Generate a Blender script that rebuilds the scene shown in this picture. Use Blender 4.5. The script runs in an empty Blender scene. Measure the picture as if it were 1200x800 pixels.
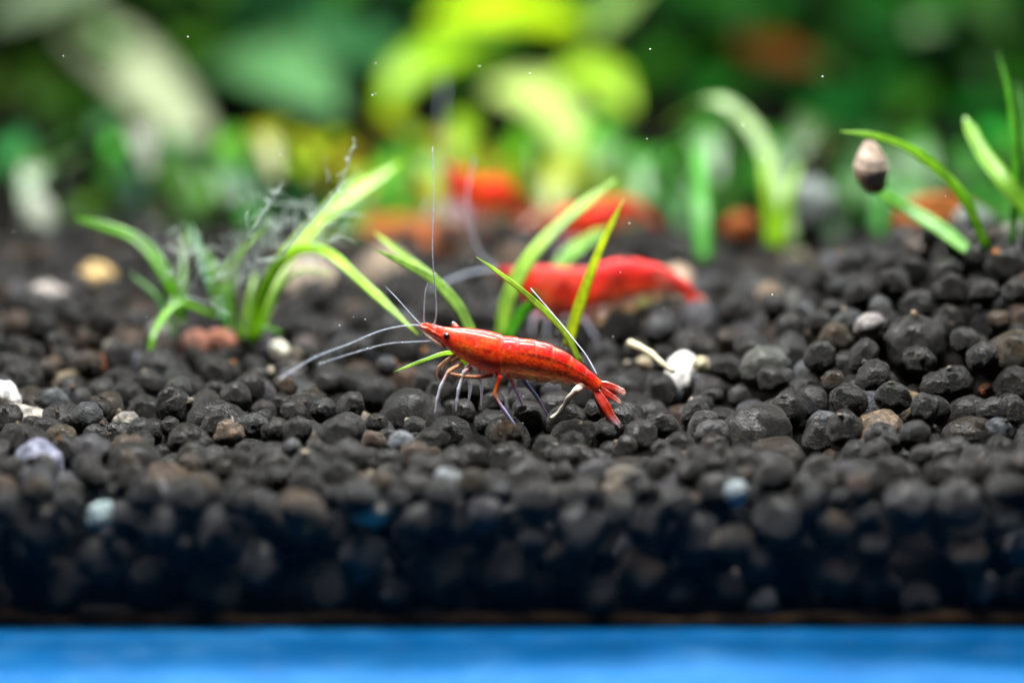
import bpy, math, random
import numpy as np
from mathutils import Vector, Matrix, noise

# ------------------------------------------------------------------ scene, camera, light (1 unit = 1 cm)
sc = bpy.context.scene
sc.unit_settings.system = 'METRIC'
sc.unit_settings.scale_length = 0.01
COL = sc.collection
PITCH = math.radians(12.1)
DF = 33.333                     # distance of the sharp plane
FPX = 3333.3                    # focal length in pixels of the 1200 px wide picture
Fv = Vector((0, math.cos(PITCH), -math.sin(PITCH)))
Uv = Vector((0, math.sin(PITCH), math.cos(PITCH)))
Xv = Vector((1, 0, 0))
CAM = -DF * (Fv - Uv * (90 / FPX))
cd = bpy.data.cameras.new('camera')
cam = bpy.data.objects.new('camera', cd)
COL.objects.link(cam)
cam.location = CAM
cam.rotation_euler = (math.pi / 2 - PITCH, 0, 0)
cd.sensor_width = 36
cd.lens = 100
cd.clip_start = 0.5
cd.clip_end = 500
cd.dof.use_dof = True
cd.dof.focus_distance = DF
cd.dof.aperture_fstop = 0.1 / 1.22      # entrance pupil 12.5 mm across
sc.camera = cam

w = bpy.data.worlds.new('World')
sc.world = w
w.use_nodes = True
w.node_tree.nodes['Background'].inputs[0].default_value = (0.55, 0.75, 1.0, 1)
w.node_tree.nodes['Background'].inputs[1].default_value = 0.016


def area(name, loc, sx, sy, power, col, aim):
    l = bpy.data.lights.new(name, 'AREA')
    l.shape = 'RECTANGLE'
    l.size = sx
    l.size_y = sy
    l.energy = power
    l.color = col
    o = bpy.data.objects.new(name, l)
    COL.objects.link(o)
    o.location = loc
    o.rotation_euler = (Vector(aim) - Vector(loc)).to_track_quat('-Z', 'Y').to_euler()
    return o


# the LED strip over the tank; rear light added for rims on the granules
area('tank_lamp', (-2, -0.8, 25), 22, 4, 32000, (1.0, 0.98, 0.95), (-1, 3, 0))
area('added_rim_light', (1, 19, 21), 26, 3, 29000, (1.0, 0.99, 0.97), (0, 7, 0))

sc.view_settings.view_transform = 'Standard'
sc.view_settings.look = 'None'
sc.view_settings.gamma = 1
sc.view_settings.exposure = 0
sc.cycles.use_denoising = True
sc.cycles.max_bounces = 8
sc.cycles.transparent_max_bounces = 16
sc.cycles.caustics_reflective = False
sc.cycles.caustics_refractive = False
sc.cycles.sample_clamp_indirect = 6

R = random.Random(11)


def P(px, py, d):
    """world point seen at pixel px,py of the 1200x800 photograph, d cm along the lens axis"""
    px, py, d = float(px), float(py), float(d)
    return CAM + d * (Fv + Xv * ((px - 600) / FPX) - Uv * ((py - 400) / FPX))


def sm(x, a, b):
    t = min(1, max(0, (x - a) / (b - a)))
    return t * t * (3 - 2 * t)


GLASS_Y = -3.75
FLOOR_Z = -1.33


def H(x, y):
    """top of the granule bed"""
    h = 1.25 * sm(x, 1.6, 5.6) * sm(y, -1.2, 3.4) * (1 - sm(y, 4.2, 9.0))
    h += 0.10 * math.sin(x * 0.9 + 1) * sm(y, 1, 5) + 0.06 * math.sin(x * 1.7 + y)
    h -= 0.10 * math.exp(-((x - 0.2) / 1.6) ** 2 - ((y + 0.2) / 0.9) ** 2)
    h += 0.25 * sm(x, 2.5, 6) * (1 - sm(y, -3.5, -1.5))
    if y > 12:
        h -= 0.22 * (y - 12)
    return max(h, FLOOR_Z + 0.75)


# ------------------------------------------------------------------ materials
def mat(name):
    m = bpy.data.materials.new(name)
    m.use_nodes = True
    nt = m.node_tree
    return m, nt, nt.nodes['Principled BSDF'], nt.nodes['Material Output']


def N(nt, t, **k):
    n = nt.nodes.new(t)
    for a, b in k.items():
        setattr(n, a, b)
    return n


def noise_tex(nt, scale, detail=3, rough=0.55, coord='Object', vec=None):
    n = N(nt, 'ShaderNodeTexNoise')
    n.inputs['Scale'].default_value = scale
    n.inputs['Detail'].default_value = detail
    n.inputs['Roughness'].default_value = rough
    if vec is None:
        c = N(nt, 'ShaderNodeTexCoord')
        vec = c.outputs[coord]
    nt.links.new(vec, n.inputs['Vector'])
    return n


def ramp(nt, fac, stops):
    r = N(nt, 'ShaderNodeValToRGB')
    e = r.color_ramp.elements
    while len(e) < len(stops):
        e.new(0.5)
    for i, (p, c) in enumerate(stops):
        e[i].position = p
        e[i].color = (*c, 1) if len(c) == 3 else c
    nt.links.new(fac, r.inputs[0])
    return r.outputs[0]


def mixc(nt, fac, a, b, mode='MIX'):
    n = N(nt, 'ShaderNodeMix', data_type='RGBA', blend_type=mode)
    for s, v in ((n.inputs[0], fac), (n.inputs[6], a), (n.inputs[7], b)):
        if hasattr(v, 'is_linked') or hasattr(v, 'links'):
            nt.links.new(v, s)
        elif isinstance(v, (int, float)):
            s.default_value = v
        else:
            s.default_value = (*v, 1)
    return n.outputs[2]


def bump(nt, bs, height, strength, dist):
    b = N(nt, 'ShaderNodeBump')
    b.inputs['Strength'].default_value = strength
    b.inputs['Distance'].default_value = dist
    nt.links.new(height, b.inputs['Height'])
    nt.links.new(b.outputs[0], bs.inputs['Normal'])


def granule_mat(name, src):
    m, nt, bs, out = mat(name)
    tc = N(nt, 'ShaderNodeTexCoord')
    geo = N(nt, 'ShaderNodeNewGeometry')
    pos = geo.outputs['Position']
    if src == 'object':
        oi = N(nt, 'ShaderNodeObjectInfo')
        base = oi.outputs['Color']
    else:
        at = N(nt, 'ShaderNodeAttribute', attribute_name='pig')
        base = at.outputs['Color']
    n1 = noise_tex(nt, 9, 4, 0.6, vec=pos)
    n2 = noise_tex(nt, 45, 3, 0.6, vec=pos)
    n3 = noise_tex(nt, 26, 2, 0.5, vec=pos)
    c = mixc(nt, 1.0, base, ramp(nt, n1.outputs[0], [(0.3, (0.35, 0.35, 0.37)), (0.5, (0.9, 0.9, 0.9)), (0.68, (2.4, 2.25, 2.1))]), 'MULTIPLY')
    # mineral flecks and a tan crust in places
    c = mixc(nt, ramp(nt, n2.outputs[0], [(0.62, (0, 0, 0)), (0.72, (0.6, 0.6, 0.6))]), c, (0.15, 0.14, 0.125))
    c = mixc(nt, ramp(nt, n3.outputs[0], [(0.64, (0, 0, 0)), (0.74, (0.55, 0.55, 0.55))]), c, (0.16, 0.105, 0.05))
    nt.links.new(c, bs.inputs['Base Color'])
    bs.inputs['Roughness'].default_value = 0.31
    bs.inputs['Specular IOR Level'].default_value = 0.17
    nb = noise_tex(nt, 32, 5, 0.68, vec=pos)
    bump(nt, bs, nb.outputs[0], 1.0, 0.075)
    return m


M = {}
M['granule'] = granule_mat('soil_granule_surface', 'object')
M['granules'] = granule_mat('soil_granule_mass_surface', 'attr')


def leaf_mat(name, trans=0.4, rough=0.4, vein=True):
    m, nt, bs, out = mat(name)
    oi = N(nt, 'ShaderNodeObjectInfo')
    at = N(nt, 'ShaderNodeAttribute', attribute_name='pig')
    n1 = noise_tex(nt, 2.2, 4)
    n2 = noise_tex(nt, 14, 3)
    c = mixc(nt, 1.0, oi.outputs['Color'], at.outputs['Color'], 'MULTIPLY')
    c = mixc(nt, 1.0, c, ramp(nt, n1.outputs[0], [(0.3, (0.6, 0.65, 0.6)), (0.7, (1.35, 1.3, 1.2))]), 'MULTIPLY')
    c = mixc(nt, 1.0, c, ramp(nt, n2.outputs[0], [(0.35, (0.8, 0.85, 0.8)), (0.65, (1.15, 1.1, 1.1))]), 'MULTIPLY')
    nt.links.new(c, bs.inputs['Base Color'])
    bs.inputs['Roughness'].default_value = rough
    bs.inputs['Specular IOR Level'].default_value = 0.35
    bump(nt, bs, n2.outputs[0], 0.25, 0.02)
    tr = N(nt, 'ShaderNodeBsdfTranslucent')
    nt.links.new(mixc(nt, 1.0, c, (1.5, 1.35, 0.6), 'MULTIPLY'), tr.inputs[0])
    mx = N(nt, 'ShaderNodeMixShader')
    mx.inputs[0].default_value = trans
    nt.links.new(bs.outputs[0], mx.inputs[1])
    nt.links.new(tr.outputs[0], mx.inputs[2])
    nt.links.new(mx.outputs[0], out.inputs[0])
    return m


M['leaf'] = leaf_mat('leaf_blade', 0.42, 0.35)
M['broad'] = leaf_mat('broad_leaf', 0.40, 0.3)


def plain(name, col, rough=0.5, var=0.3, scale=8, bumps=0.3, spec=0.4, sss=0.0):
    m, nt, bs, out = mat(name)
    n1 = noise_tex(nt, scale, 5, 0.6)
    lo = tuple(c * (1 - var) for c in col)
    hi = tuple(min(1, c * (1 + var)) for c in col)
    nt.links.new(ramp(nt, n1.outputs[0], [(0.3, lo), (0.7, hi)]), bs.inputs['Base Color'])
    bs.inputs['Roughness'].default_value = rough
    bs.inputs['Specular IOR Level'].default_value = spec
    if sss:
        bs.inputs['Subsurface Weight'].default_value = sss
        bs.inputs['Subsurface Radius'].default_value = (0.1, 0.08, 0.05)
    if bumps:
        n2 = noise_tex(nt, scale * 3, 4, 0.6)
        bump(nt, bs, n2.outputs[0], bumps, 0.03)
    return m


def skin_mat(name, clear, rough=0.30, window=(0.95, 0.14, 0.015), lo=0.52, mottle=False, sss=0.08):
    """shrimp shell: pigment attribute under a thin clear shell"""
    m, nt, bs, out = mat(name)
    at = N(nt, 'ShaderNodeAttribute', attribute_name='pig')
    n2 = noise_tex(nt, 26, 3, 0.6)
    c = mixc(nt, 1.0, at.outputs['Color'], ramp(nt, n2.outputs[0], [(0.3, (0.72, 0.6, 0.6)), (0.7, (1.25, 1.3, 1.25))]), 'MULTIPLY')
    if mottle:          # clusters of pigment cells: dark red dots and clear windows
        n4 = noise_tex(nt, 15, 5, 0.75)
        c = mixc(nt, ramp(nt, n4.outputs[0], [(0.52, (0, 0, 0)), (0.62, (0.75, 0.75, 0.75))]), c, (0.30, 0.002, 0.002))
        n5 = noise_tex(nt, 8, 5, 0.75)
        c = mixc(nt, ramp(nt, n5.outputs[0], [(lo, (0, 0, 0)), (lo + 0.12, (0.75, 0.75, 0.75))]), c, window)
    nt.links.new(c, bs.inputs['Base Color'])
    bs.inputs['Roughness'].default_value = rough
    bs.inputs['Specular IOR Level'].default_value = 0.16
    bs.inputs['Coat Weight'].default_value = 0.4 if lo < 0.54 else 0.0
    bs.inputs['Coat Roughness'].default_value = 0.07
    bs.inputs['Subsurface Weight'].default_value = sss
    bs.inputs['Subsurface Radius'].default_value = (0.16, 0.035, 0.012)
    bs.inputs['Subsurface Scale'].default_value = 1.0
    bump(nt, bs, noise_tex(nt, 48, 4, 0.65).outputs[0], 0.7, 0.016)
    if clear:
        tr = N(nt, 'ShaderNodeBsdfTransparent')
        mx = N(nt, 'ShaderNodeMixShader')
        sep = N(nt, 'ShaderNodeMath', operation='MULTIPLY')
        nt.links.new(at.outputs['Alpha'], sep.inputs[0])
        sep.inputs[1].default_value = 1.0
        inv = N(nt, 'ShaderNodeMath', operation='SUBTRACT')
        inv.inputs[0].default_value = 1.0
        nt.links.new(sep.outputs[0], inv.inputs[1])
        nt.links.new(inv.outputs[0], mx.inputs[0])
        nt.links.new(bs.outputs[0], mx.inputs[1])
        nt.links.new(tr.outputs[0], mx.inputs[2])
        nt.links.new(mx.outputs[0], out.inputs[0])
    return m


M['shell'] = skin_mat('shrimp_shell', True, mottle=True, sss=0.5)
M['deep_shell'] = skin_mat('deep_red_shrimp_shell', True, 0.4, (0.55, 0.09, 0.07), 0.55, True, 0.35)
M['limb'] = skin_mat('shrimp_limb', True, 0.15)
M['eye'] = plain('shrimp_eye', (0.012, 0.010, 0.012), 0.12, 0.5, 30, 0.1, 0.6)
M['root'] = plain('pale_root', (0.62, 0.60, 0.50), 0.5, 0.2, 6, 0.3, 0.4, 0.2)
M['filament'] = plain('pale_filament', (0.36, 0.40, 0.52), 0.3, 0.2, 6, 0.1)
M['algae'] = plain('grey_green_algae', (0.30, 0.37, 0.33), 0.6, 0.3, 6, 0.0, 0.3)
M['bed'] = plain('soil_bed', (0.006, 0.0055, 0.005), 0.95, 0.5, 3, 0.8, 0.02)
M['backwall'] = plain('algae_film', (0.008, 0.050, 0.014), 0.8, 0.7, 0.35, 0.2, 0.2)
M['mat'] = None


def glass_mat():
    m, nt, bs, out = mat('tank_glass')
    nt.nodes.remove(bs)
    lw = N(nt, 'ShaderNodeLayerWeight')
    lw.inputs[0].default_value = 0.5
    pw = N(nt, 'ShaderNodeMath', operation='POWER')
    nt.links.new(lw.outputs['Facing'], pw.inputs[0])
    pw.inputs[1].default_value = 5.0
    fr = N(nt, 'ShaderNodeMath', operation='MULTIPLY_ADD')
    nt.links.new(pw.outputs[0], fr.inputs[0])
    fr.inputs[1].default_value = 0.97
    fr.inputs[2].default_value = 0.0035
    tr = N(nt, 'ShaderNodeBsdfTransparent')
    tr.inputs[0].default_value = (0.985, 0.992, 0.99, 1)
    gl = N(nt, 'ShaderNodeBsdfGlossy')
    gl.inputs['Roughness'].default_value = 0.02
    mx = N(nt, 'ShaderNodeMixShader')
    nt.links.new(fr.outputs[0], mx.inputs[0])
    nt.links.new(tr.outputs[0], mx.inputs[1])
    nt.links.new(gl.outputs[0], mx.inputs[2])
    nt.links.new(mx.outputs[0], out.inputs[0])
    return m


M['glass'] = glass_mat()


def blue_mat():
    m, nt, bs, out = mat('blue_table_mat')
    n1 = noise_tex(nt, 1.1, 4)
    n2 = noise_tex(nt, 6, 4)
    c = ramp(nt, n1.outputs[0], [(0.25, (0.002, 0.115, 0.36)), (0.5, (0.006, 0.15, 0.44)), (0.75, (0.03, 0.21, 0.52))])
    c = mixc(nt, ramp(nt, n2.outputs[0], [(0.55, (0, 0, 0)), (0.75, (0.12, 0.12, 0.12))]), c, (0.09, 0.19, 0.40))
    nt.links.new(c, bs.inputs['Base Color'])
    bs.inputs['Roughness'].default_value = 0.22
    bs.inputs['Specular IOR Level'].default_value = 0.4
    bump(nt, bs, noise_tex(nt, 40, 3).outputs[0], 0.2, 0.01)
    return m


M['mat'] = blue_mat()


# ------------------------------------------------------------------ mesh helpers
def tag(o, label=None, cat=None, group=None, kind=None):
    for k, v in (('label', label), ('category', cat), ('group', group), ('kind', kind)):
        if v:
            o[k] = v
    return o


def empty(name, loc, rz=0.0):
    o = bpy.data.objects.new(name, None)
    o.empty_display_size = 0.3
    COL.objects.link(o)
    o.location = loc
    o.rotation_euler = (0, 0, rz)
    return o


class MB:
    def __init__(s):
        s.v, s.f, s.c = [], [], []

    def add(s, vs, fs, cs=None):
        b = len(s.v)
        s.v += [tuple(p) for p in vs]
        s.f += [tuple(i + b for i in f) for f in fs]
        if cs is None:
            cs = [(1, 1, 1, 1)] * len(vs)
        s.c += [c if len(c) == 4 else (*c, 1) for c in cs]

    def build(s, name, m, parent=None, color=None, off=None, smooth=True):
        me = bpy.data.meshes.new(name)
        vs = s.v
        if off is not None:
            vs = [(p[0] - off[0], p[1] - off[1], p[2] - off[2]) for p in vs]
        me.from_pydata(vs, [], s.f)
        at = me.color_attributes.new('pig', 'FLOAT_COLOR', 'POINT')
        at.data.foreach_set('color', [x for c in s.c for x in c])
        if smooth:
            me.polygons.foreach_set('use_smooth', [True] * len(me.polygons))
        me.materials.append(m)
        o = bpy.data.objects.new(name, me)
        COL.objects.link(o)
        if parent:
            o.parent = parent
        if color:
            o.color = (*color, 1)
        return o


def catmull(pts, n):
    """resample a list of tuples smoothly to n rows"""
    p = np.array(pts, float)
    k = len(p)
    if k == 2:
        t = np.linspace(0, 1, n)[:, None]
        return p[0] * (1 - t) + p[1] * t
    q = np.vstack([2 * p[0] - p[1], p, 2 * p[-1] - p[-2]])
    out = []
    for u in np.linspace(0, k - 1, n):
        i = min(int(u), k - 2)
        t = u - i
        a, b, c, d = q[i], q[i + 1], q[i + 2], q[i + 3]
        out.append(0.5 * (2 * b + (c - a) * t + (2 * a - 5 * b + 4 * c - d) * t * t + (3 * b - a - 3 * c + d) * t ** 3))
    return np.array(out)


def frames(pts):
    T = []
    n = len(pts)
    for i in range(n):
        a = Vector(pts[max(0, i - 1)])
        b = Vector(pts[min(n - 1, i + 1)])
        T.append((b - a).normalized())
    return T


def tube(mb, pts, radii, seg=8, cols=None):
    """round tapered tube; pts n x 3, radii n"""
    T = frames(pts)
    ref = Vector((0, 0, 1)) if abs(T[0].z) < 0.9 else Vector((1, 0, 0))
    n = len(pts)
    vs, cs, fs = [], [], []
    for i in range(n):
        a = T[i].cross(ref)
        if a.length < 1e-4:
            a = T[i].cross(Vector((0, 1, 0)))
        a.normalize()
        b = a.cross(T[i])
        ref = b
        for k in range(seg):
            t = 2 * math.pi * k / seg
            vs.append(Vector(pts[i]) + (a * math.cos(t) + b * math.sin(t)) * radii[i])
            cs.append(tuple(cols[i]) if cols is not None else (1, 1, 1, 1))
    for i in range(n - 1):
        for k in range(seg):
            k2 = (k + 1) % seg
            fs.append((i * seg + k, i * seg + k2, (i + 1) * seg + k2, (i + 1) * seg + k))
    fs.append(tuple(range(seg))[::-1])
    fs.append(tuple((n - 1) * seg + k for k in range(seg)))
    mb.add(vs, fs, cs)


def blade(mb, pts, width, n=22, thick=0.10, hint=None, prof='blade', fold=0.15, twist=0.0, cbase=(1, 1, 1), ctip=(1, 1, 1)):
    """a leaf with body: lens-shaped section with a midrib crease, 2 surfaces"""
    p = catmull([tuple(q) for q in pts], n)
    T = frames(p)
    hint = Vector(hint) if hint is not None else Vector((0.05, -0.85, 0.55))
    vs, cs, fs = [], [], []
    prof_s = [-1, -0.6, 0, 0.6, 1, 0.6, 0, -0.6]
    for i in range(n):
        t = i / (n - 1)
        if prof == 'blade':
            wd = (0.72 + 0.13 * sm(t, 0, 0.3)) * (1 - max(0, t - 0.35) / 0.65 * 0.55 - 0.38 * sm(t, 0.85, 1.0))
        elif prof == 'strap':
            wd = (0.7 + 0.2 * sm(t, 0, 0.25)) * (1 - 0.25 * sm(t, 0.4, 0.85) - sm(t, 0.86, 1.0) * 0.6)
        else:
            wd = max(0.04, math.sin(math.pi * min(1, t ** 0.8)) ** 0.75)
        hw = width * 0.5 * wd
        h = hint - T[i] * hint.dot(T[i])
        if h.length < 1e-3:
            h = Vector((0, 0, 1))
        h.normalize()
        s = T[i].cross(h).normalized()
        if twist:
            a = twist * t
            s, h = s * math.cos(a) + h * math.sin(a), h * math.cos(a) - s * math.sin(a)
        for k, x in enumerate(prof_s):
            th = thick * hw * (1 - x * x) + 0.002
            up = th if k in (5, 6, 7) else -th if k in (1, 2, 3) else 0
            up += fold * hw * abs(x)
            vs.append(Vector(p[i]) + s * (x * hw) + h * up)
            m = (1.22 if abs(x) < 0.1 else 0.86 if abs(x) < 0.7 else 1.05) * (1 + 0.18 * noise.noise((t * 7, x * 1.5, p[0][0] * 3)))
            cs.append(tuple(m * (cbase[j] * (1 - t) + ctip[j] * t) for j in range(3)))
    for i in range(n - 1):
        for k in range(8):
            k2 = (k + 1) % 8
            fs.append((i * 8 + k, i * 8 + k2, (i + 1) * 8 + k2, (i + 1) * 8 + k))
    fs.append(tuple(range(8))[::-1])
    fs.append(tuple((n - 1) * 8 + k for k in range(8)))
    mb.add(vs, fs, cs)


def deeper(px, py, d):
    """the taller leaves of the back plants grow further back"""
    return (px, py, d + 10 * (1 - sm(py, 170, 300)))


def leaf(parent, pts, width_px, col, name='leaf', m='leaf', back=True, **k):
    """pts: (px,py,d); the width is in pixels at the first depth"""
    if m == 'broad' and back:
        pts = [deeper(*a) for a in pts]
    q = [P(*a) for a in pts]
    d = sum(a[2] for a in pts) / len(pts)
    mb = MB()
    blade(mb, q, width_px * d / FPX, **k)
    return mb.build(name, M[m], parent, col, off=parent.location if parent else None)


def box(mb, x0, x1, y0, y1, z0, z1):
    v = [(x, y, z) for x in (x0, x1) for y in (y0, y1) for z in (z0, z1)]
    mb.add(v, [(0, 1, 3, 2), (4, 6, 7, 5), (0, 4, 5, 1), (2, 3, 7, 6), (0, 2, 6, 4), (1, 5, 7, 3)])


# ------------------------------------------------------------------ the setting
mb = MB()
gx = np.linspace(-20, 20, 81)
gy = np.concatenate([np.linspace(GLASS_Y + 0.9, 14, 60), np.linspace(15, 47.9, 30)])
for y in gy:
    for x in gx:
        z = H(x, y) - 0.55 - 0.5 * (1 - sm(y, GLASS_Y + 0.9, GLASS_Y + 2))
        z += 0.12 * noise.noise((x * 2, y * 2, 0))
        mb.v.append((x, y, max(z, FLOOR_Z - 6)))
        mb.c.append((1, 1, 1, 1))
nx = len(gx)
for j in range(len(gy) - 1):
    for i in range(nx - 1):
        mb.f.append((j * nx + i, j * nx + i + 1, (j + 1) * nx + i + 1, (j + 1) * nx + i))
# front skirt of the packed soil behind the outermost granules
b = len(mb.v)
for i in range(nx):
    mb.v.append((gx[i], GLASS_Y + 0.85, FLOOR_Z + 0.01))
    mb.c.append((1, 1, 1, 1))
for i in range(nx - 1):
    mb.f.append((i, b + i, b + i + 1, i + 1))
tag(mb.build('soil_ground', M['bed']), 'packed dark soil under the loose granules', kind='structure')

mb = MB()
box(mb, -60, 60, GLASS_Y - 5.5, GLASS_Y + 0.05, FLOOR_Z - 0.6, FLOOR_Z - 0.02)
tag(mb.build('blue_table_surface', M['mat'], smooth=False), 'bright blue shelf edge the tank stands on', kind='structure')
mb = MB()
box(mb, -40, 40, GLASS_Y + 0.06, 48, FLOOR_Z - 0.6, FLOOR_Z - 0.015)
tag(mb.build('tank_floor', M['bed'], smooth=False), 'dark soil-stained floor of the tank', kind='structure')
mb = MB()
box(mb, -24, 24, GLASS_Y - 0.40, GLASS_Y - 0.004, FLOOR_Z - 0.018, 30)
tag(mb.build('tank_front_wall', M['glass'], smooth=False), 'clear front glass pane of the tank', kind='structure')
mb = MB()
box(mb, -50, 50, 48, 48.6, -10, 44)
tag(mb.build('tank_back_wall', M['backwall'], smooth=False), 'dark green film on the back of the tank', kind='structure')

# brown sediment settled in the bottom corner along the glass
mb = MB()
NSED = 160
for i in range(NSED + 1):
    x = -14 + 28 * i / NSED
    h = 0.07 + 0.09 * (noise.noise((x * 1.4, 0, 5)) + 0.5)
    for (y, z) in ((GLASS_Y + 0.005, FLOOR_Z), (GLASS_Y + 0.01, FLOOR_Z + max(0.02, h)), (GLASS_Y + 0.16, FLOOR_Z + max(0.015, h * 0.5)), (GLASS_Y + 0.3, FLOOR_Z)):
        mb.v.append((x, y, z))
        mb.c.append((1, 1, 1, 1))
for i in range(NSED):
    for k in range(3):
        mb.f.append((i * 4 + k, i * 4 + k + 1, (i + 1) * 4 + k + 1, (i + 1) * 4 + k))
tag(mb.build('sediment', plain('brown_sediment', (0.022, 0.013, 0.006), 0.9, 0.6, 4, 0.6, 0.02)), 'thin brown sediment line along the foot of the front glass', 'sediment', kind='stuff')

# ------------------------------------------------------------------ the granule bed: drop packing
NV = 14


def granule_shape(seed, sub, angular=False):
    import bmesh
    bm = bmesh.new()
    bmesh.ops.create_icosphere(bm, subdivisions=sub, radius=1)
    rr = random.Random(seed)
    s = Vector((rr.uniform(0, 50), rr.uniform(0, 50), rr.uniform(0, 50)))
    a1 = rr.uniform(0.10, 0.24)
    a2 = rr.uniform(0.05, 0.13)
    planes = [(Vector((rr.gauss(0, 1), rr.gauss(0, 1), rr.gauss(0, 1))).normalized(), rr.uniform(0.62, 0.9) if angular else rr.uniform(0.78, 0.95)) for _ in range(7 if angular else 2)]
    for v in bm.verts:
        n = v.co.normalized()
        r = 1 + a1 * noise.noise(n * 1.1 + s) + a2 * noise.noise(n * 2.6 + s) + 0.035 * noise.noise(n * 6 + s)
        q = n * r
        for pn, pd in planes:
            e = q.dot(pn) - pd
            if e > 0:
                q -= pn * e * 0.75
        v.co = q
    me = bpy.data.meshes.new('soil_granule')
    bm.to_mesh(me)
    bm.free()
    me.polygons.foreach_set('use_smooth', [True] * len(me.polygons))
    return me


HI = [granule_shape(100 + i, 4) for i in range(NV)]
MID = [granule_shape(100 + i, 3) for i in range(NV)]
LOW = [granule_shape(100 + i, 2) for i in range(NV)]
for me in HI:
    me.materials.append(M['granule'])
ANG = granule_shape(777, 4, True)
ANG.materials.append(M['granule'])

rng = random.Random(5)
cells = {}
CS = 0.9
G = []      # x,y,z,r


def halfw(y):
    return (33.3 + y) * 0.18 + 1.7


def floor_z(x, y):
    if y < GLASS_Y + 0.9:
        return FLOOR_Z
    return H(x, y) - 0.62 - 0.4 * (1 - sm(y, GLASS_Y + 0.9, GLASS_Y + 2))


def rest(x, y, r):
    z = floor_z(x, y) + r
    ci, cj = int(x // CS), int(y // CS)
    for i in (ci - 1, ci, ci + 1):
        for j in (cj - 1, cj, cj + 1):
            for (gx_, gy_, gz_, gr_) in cells.get((i, j), ()):
                s = (gr_ + r) * 0.985
                d2 = (gx_ - x) ** 2 + (gy_ - y) ** 2
                if d2 < s * s:
                    t = gz_ + math.sqrt(s * s - d2)
                    if t > z:
                        z = t
    return z


def drop(y0, y1, tries):
    for _ in range(tries):
        y = rng.uniform(y0, y1)
        x = rng.uniform(-1, 1) * halfw(y)
        r = min(0.40, max(0.095, rng.lognormvariate(math.log(0.245), 0.30)))
        if x > 2.5 and y > -2:
            r = min(0.42, r * 1.15)
        if y < GLASS_Y + 1.0:
            r = min(r, 0.30)
        best = None
        for k in range(9):
            sp = 0.34 * k / 8
            a = rng.uniform(0, 6.283)
            xx, yy = x + sp * math.cos(a), max(GLASS_Y + r * 1.02, y + sp * math.sin(a))
            z = rest(xx, yy, r)
            if best is None or z - H(xx, yy) < best[2] - H(best[0], best[1]):
                best = (xx, yy, z)
        xx, yy, z = best
        if z + r * 0.8 > H(xx, yy) + rng.uniform(-0.10, 0.20 if yy < 4 else 0.32):
            continue
        g = (xx, yy, z, r)
        G.append(g)
        cells.setdefault((int(xx // CS), int(yy // CS)), []).append(g)


drop(GLASS_Y, GLASS_Y + 1.3, 4200)
drop(GLASS_Y + 0.8, 6, 8000)
drop(6, 15, 6000)

GA = np.array(G)
# which granules show largest: coarse depth buffer of discs
rel = GA[:, :3] - np.array(CAM)
dep = rel @ np.array(Fv)
gpx = 600 + FPX * (rel @ np.array(Xv)) / dep
gpy = 400 - FPX * (rel @ np.array(Uv)) / dep
gpr = FPX * GA[:, 3] / dep
SW, SH, SC = 300, 200, 4.0
zb = np.full((SH, SW), 1e9)
ib = np.full((SH, SW), -1, int)
for i in range(len(GA)):
    x, y, r = gpx[i] / SC, gpy[i] / SC, gpr[i] / SC
    x0, x1, y0, y1 = int(max(0, x - r)), int(min(SW - 1, x + r + 1)), int(max(0, y - r)), int(min(SH - 1, y + r + 1))
    if x1 <= x0 or y1 <= y0:
        continue
    yy, xx = np.mgrid[y0:y1 + 1, x0:x1 + 1]
    q = 1 - ((xx - x) ** 2 + (yy - y) ** 2) / (r * r)
    ok = q > 0
    z = dep[i] - GA[i, 3] * np.sqrt(np.maximum(q, 0))
    sub = zb[y0:y1 + 1, x0:x1 + 1]
    win = ok & (z < sub)
    sub[win] = z[win]
    ib[y0:y1 + 1, x0:x1 + 1][win] = i
cnt = np.bincount(ib[ib >= 0], minlength=len(GA))
print('granules', len(GA), 'visible', int((cnt > 0).sum()))

KINDS = {
    'charcoal': (0.0056, 0.0057, 0.0062),
    'brown': (0.022, 0.015, 0.010),
    'slate': (0.024, 0.025, 0.029),
    'tan': (0.075, 0.055, 0.038),
    'pale': (0.11, 0.105, 0.10),
}
HUE = {'charcoal': 'charcoal black', 'brown': 'dark brown', 'slate': 'slate grey', 'tan': 'tan', 'pale': 'pale grey'}


def granule_words(x, y, r, kind):
    size = 'large ' if r > 0.31 else 'small ' if r < 0.20 else 'middling '
    if y < GLASS_Y + 0.8:
        zone = 'pressed against the front glass'
    elif x > 2.2 and y > -1.2:
        zone = 'on the slope below the snail plant'
    elif abs(x - 0.3) < 1.6 and abs(y) < 0.9:
        zone = 'lying around the legs of the sharply seen shrimp'
    elif y > 0.9:
        zone = 'in the flat bed behind the sharply seen shrimp'
    elif x < -1.3 and y > -0.9:
        zone = 'in the bed below the algae-covered grass plant'
    else:
        zone = 'in the bed between the shrimp and the front glass'
    return size + HUE[kind] + ' soil granule ' + zone


kinds, cols = [], []
for i in range(len(GA)):
    u = rng.random()
    k = 'charcoal' if u < 0.74 else 'brown' if u < 0.86 else 'slate' if u < 0.972 else 'tan' if u < 0.988 else 'pale'
    if abs(GA[i, 0]) < 2.2 and abs(GA[i, 1]) < 1.6 and (k in ('tan', 'pale', 'slate') or (k == 'brown' and GA[i, 3] > 0.28)):
        k = 'charcoal'
    m = rng.uniform(0.45, 2.3)
    kinds.append(k)
    cols.append(tuple(c * m * rng.uniform(0.93, 1.07) for c in KINDS[k]))

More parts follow.
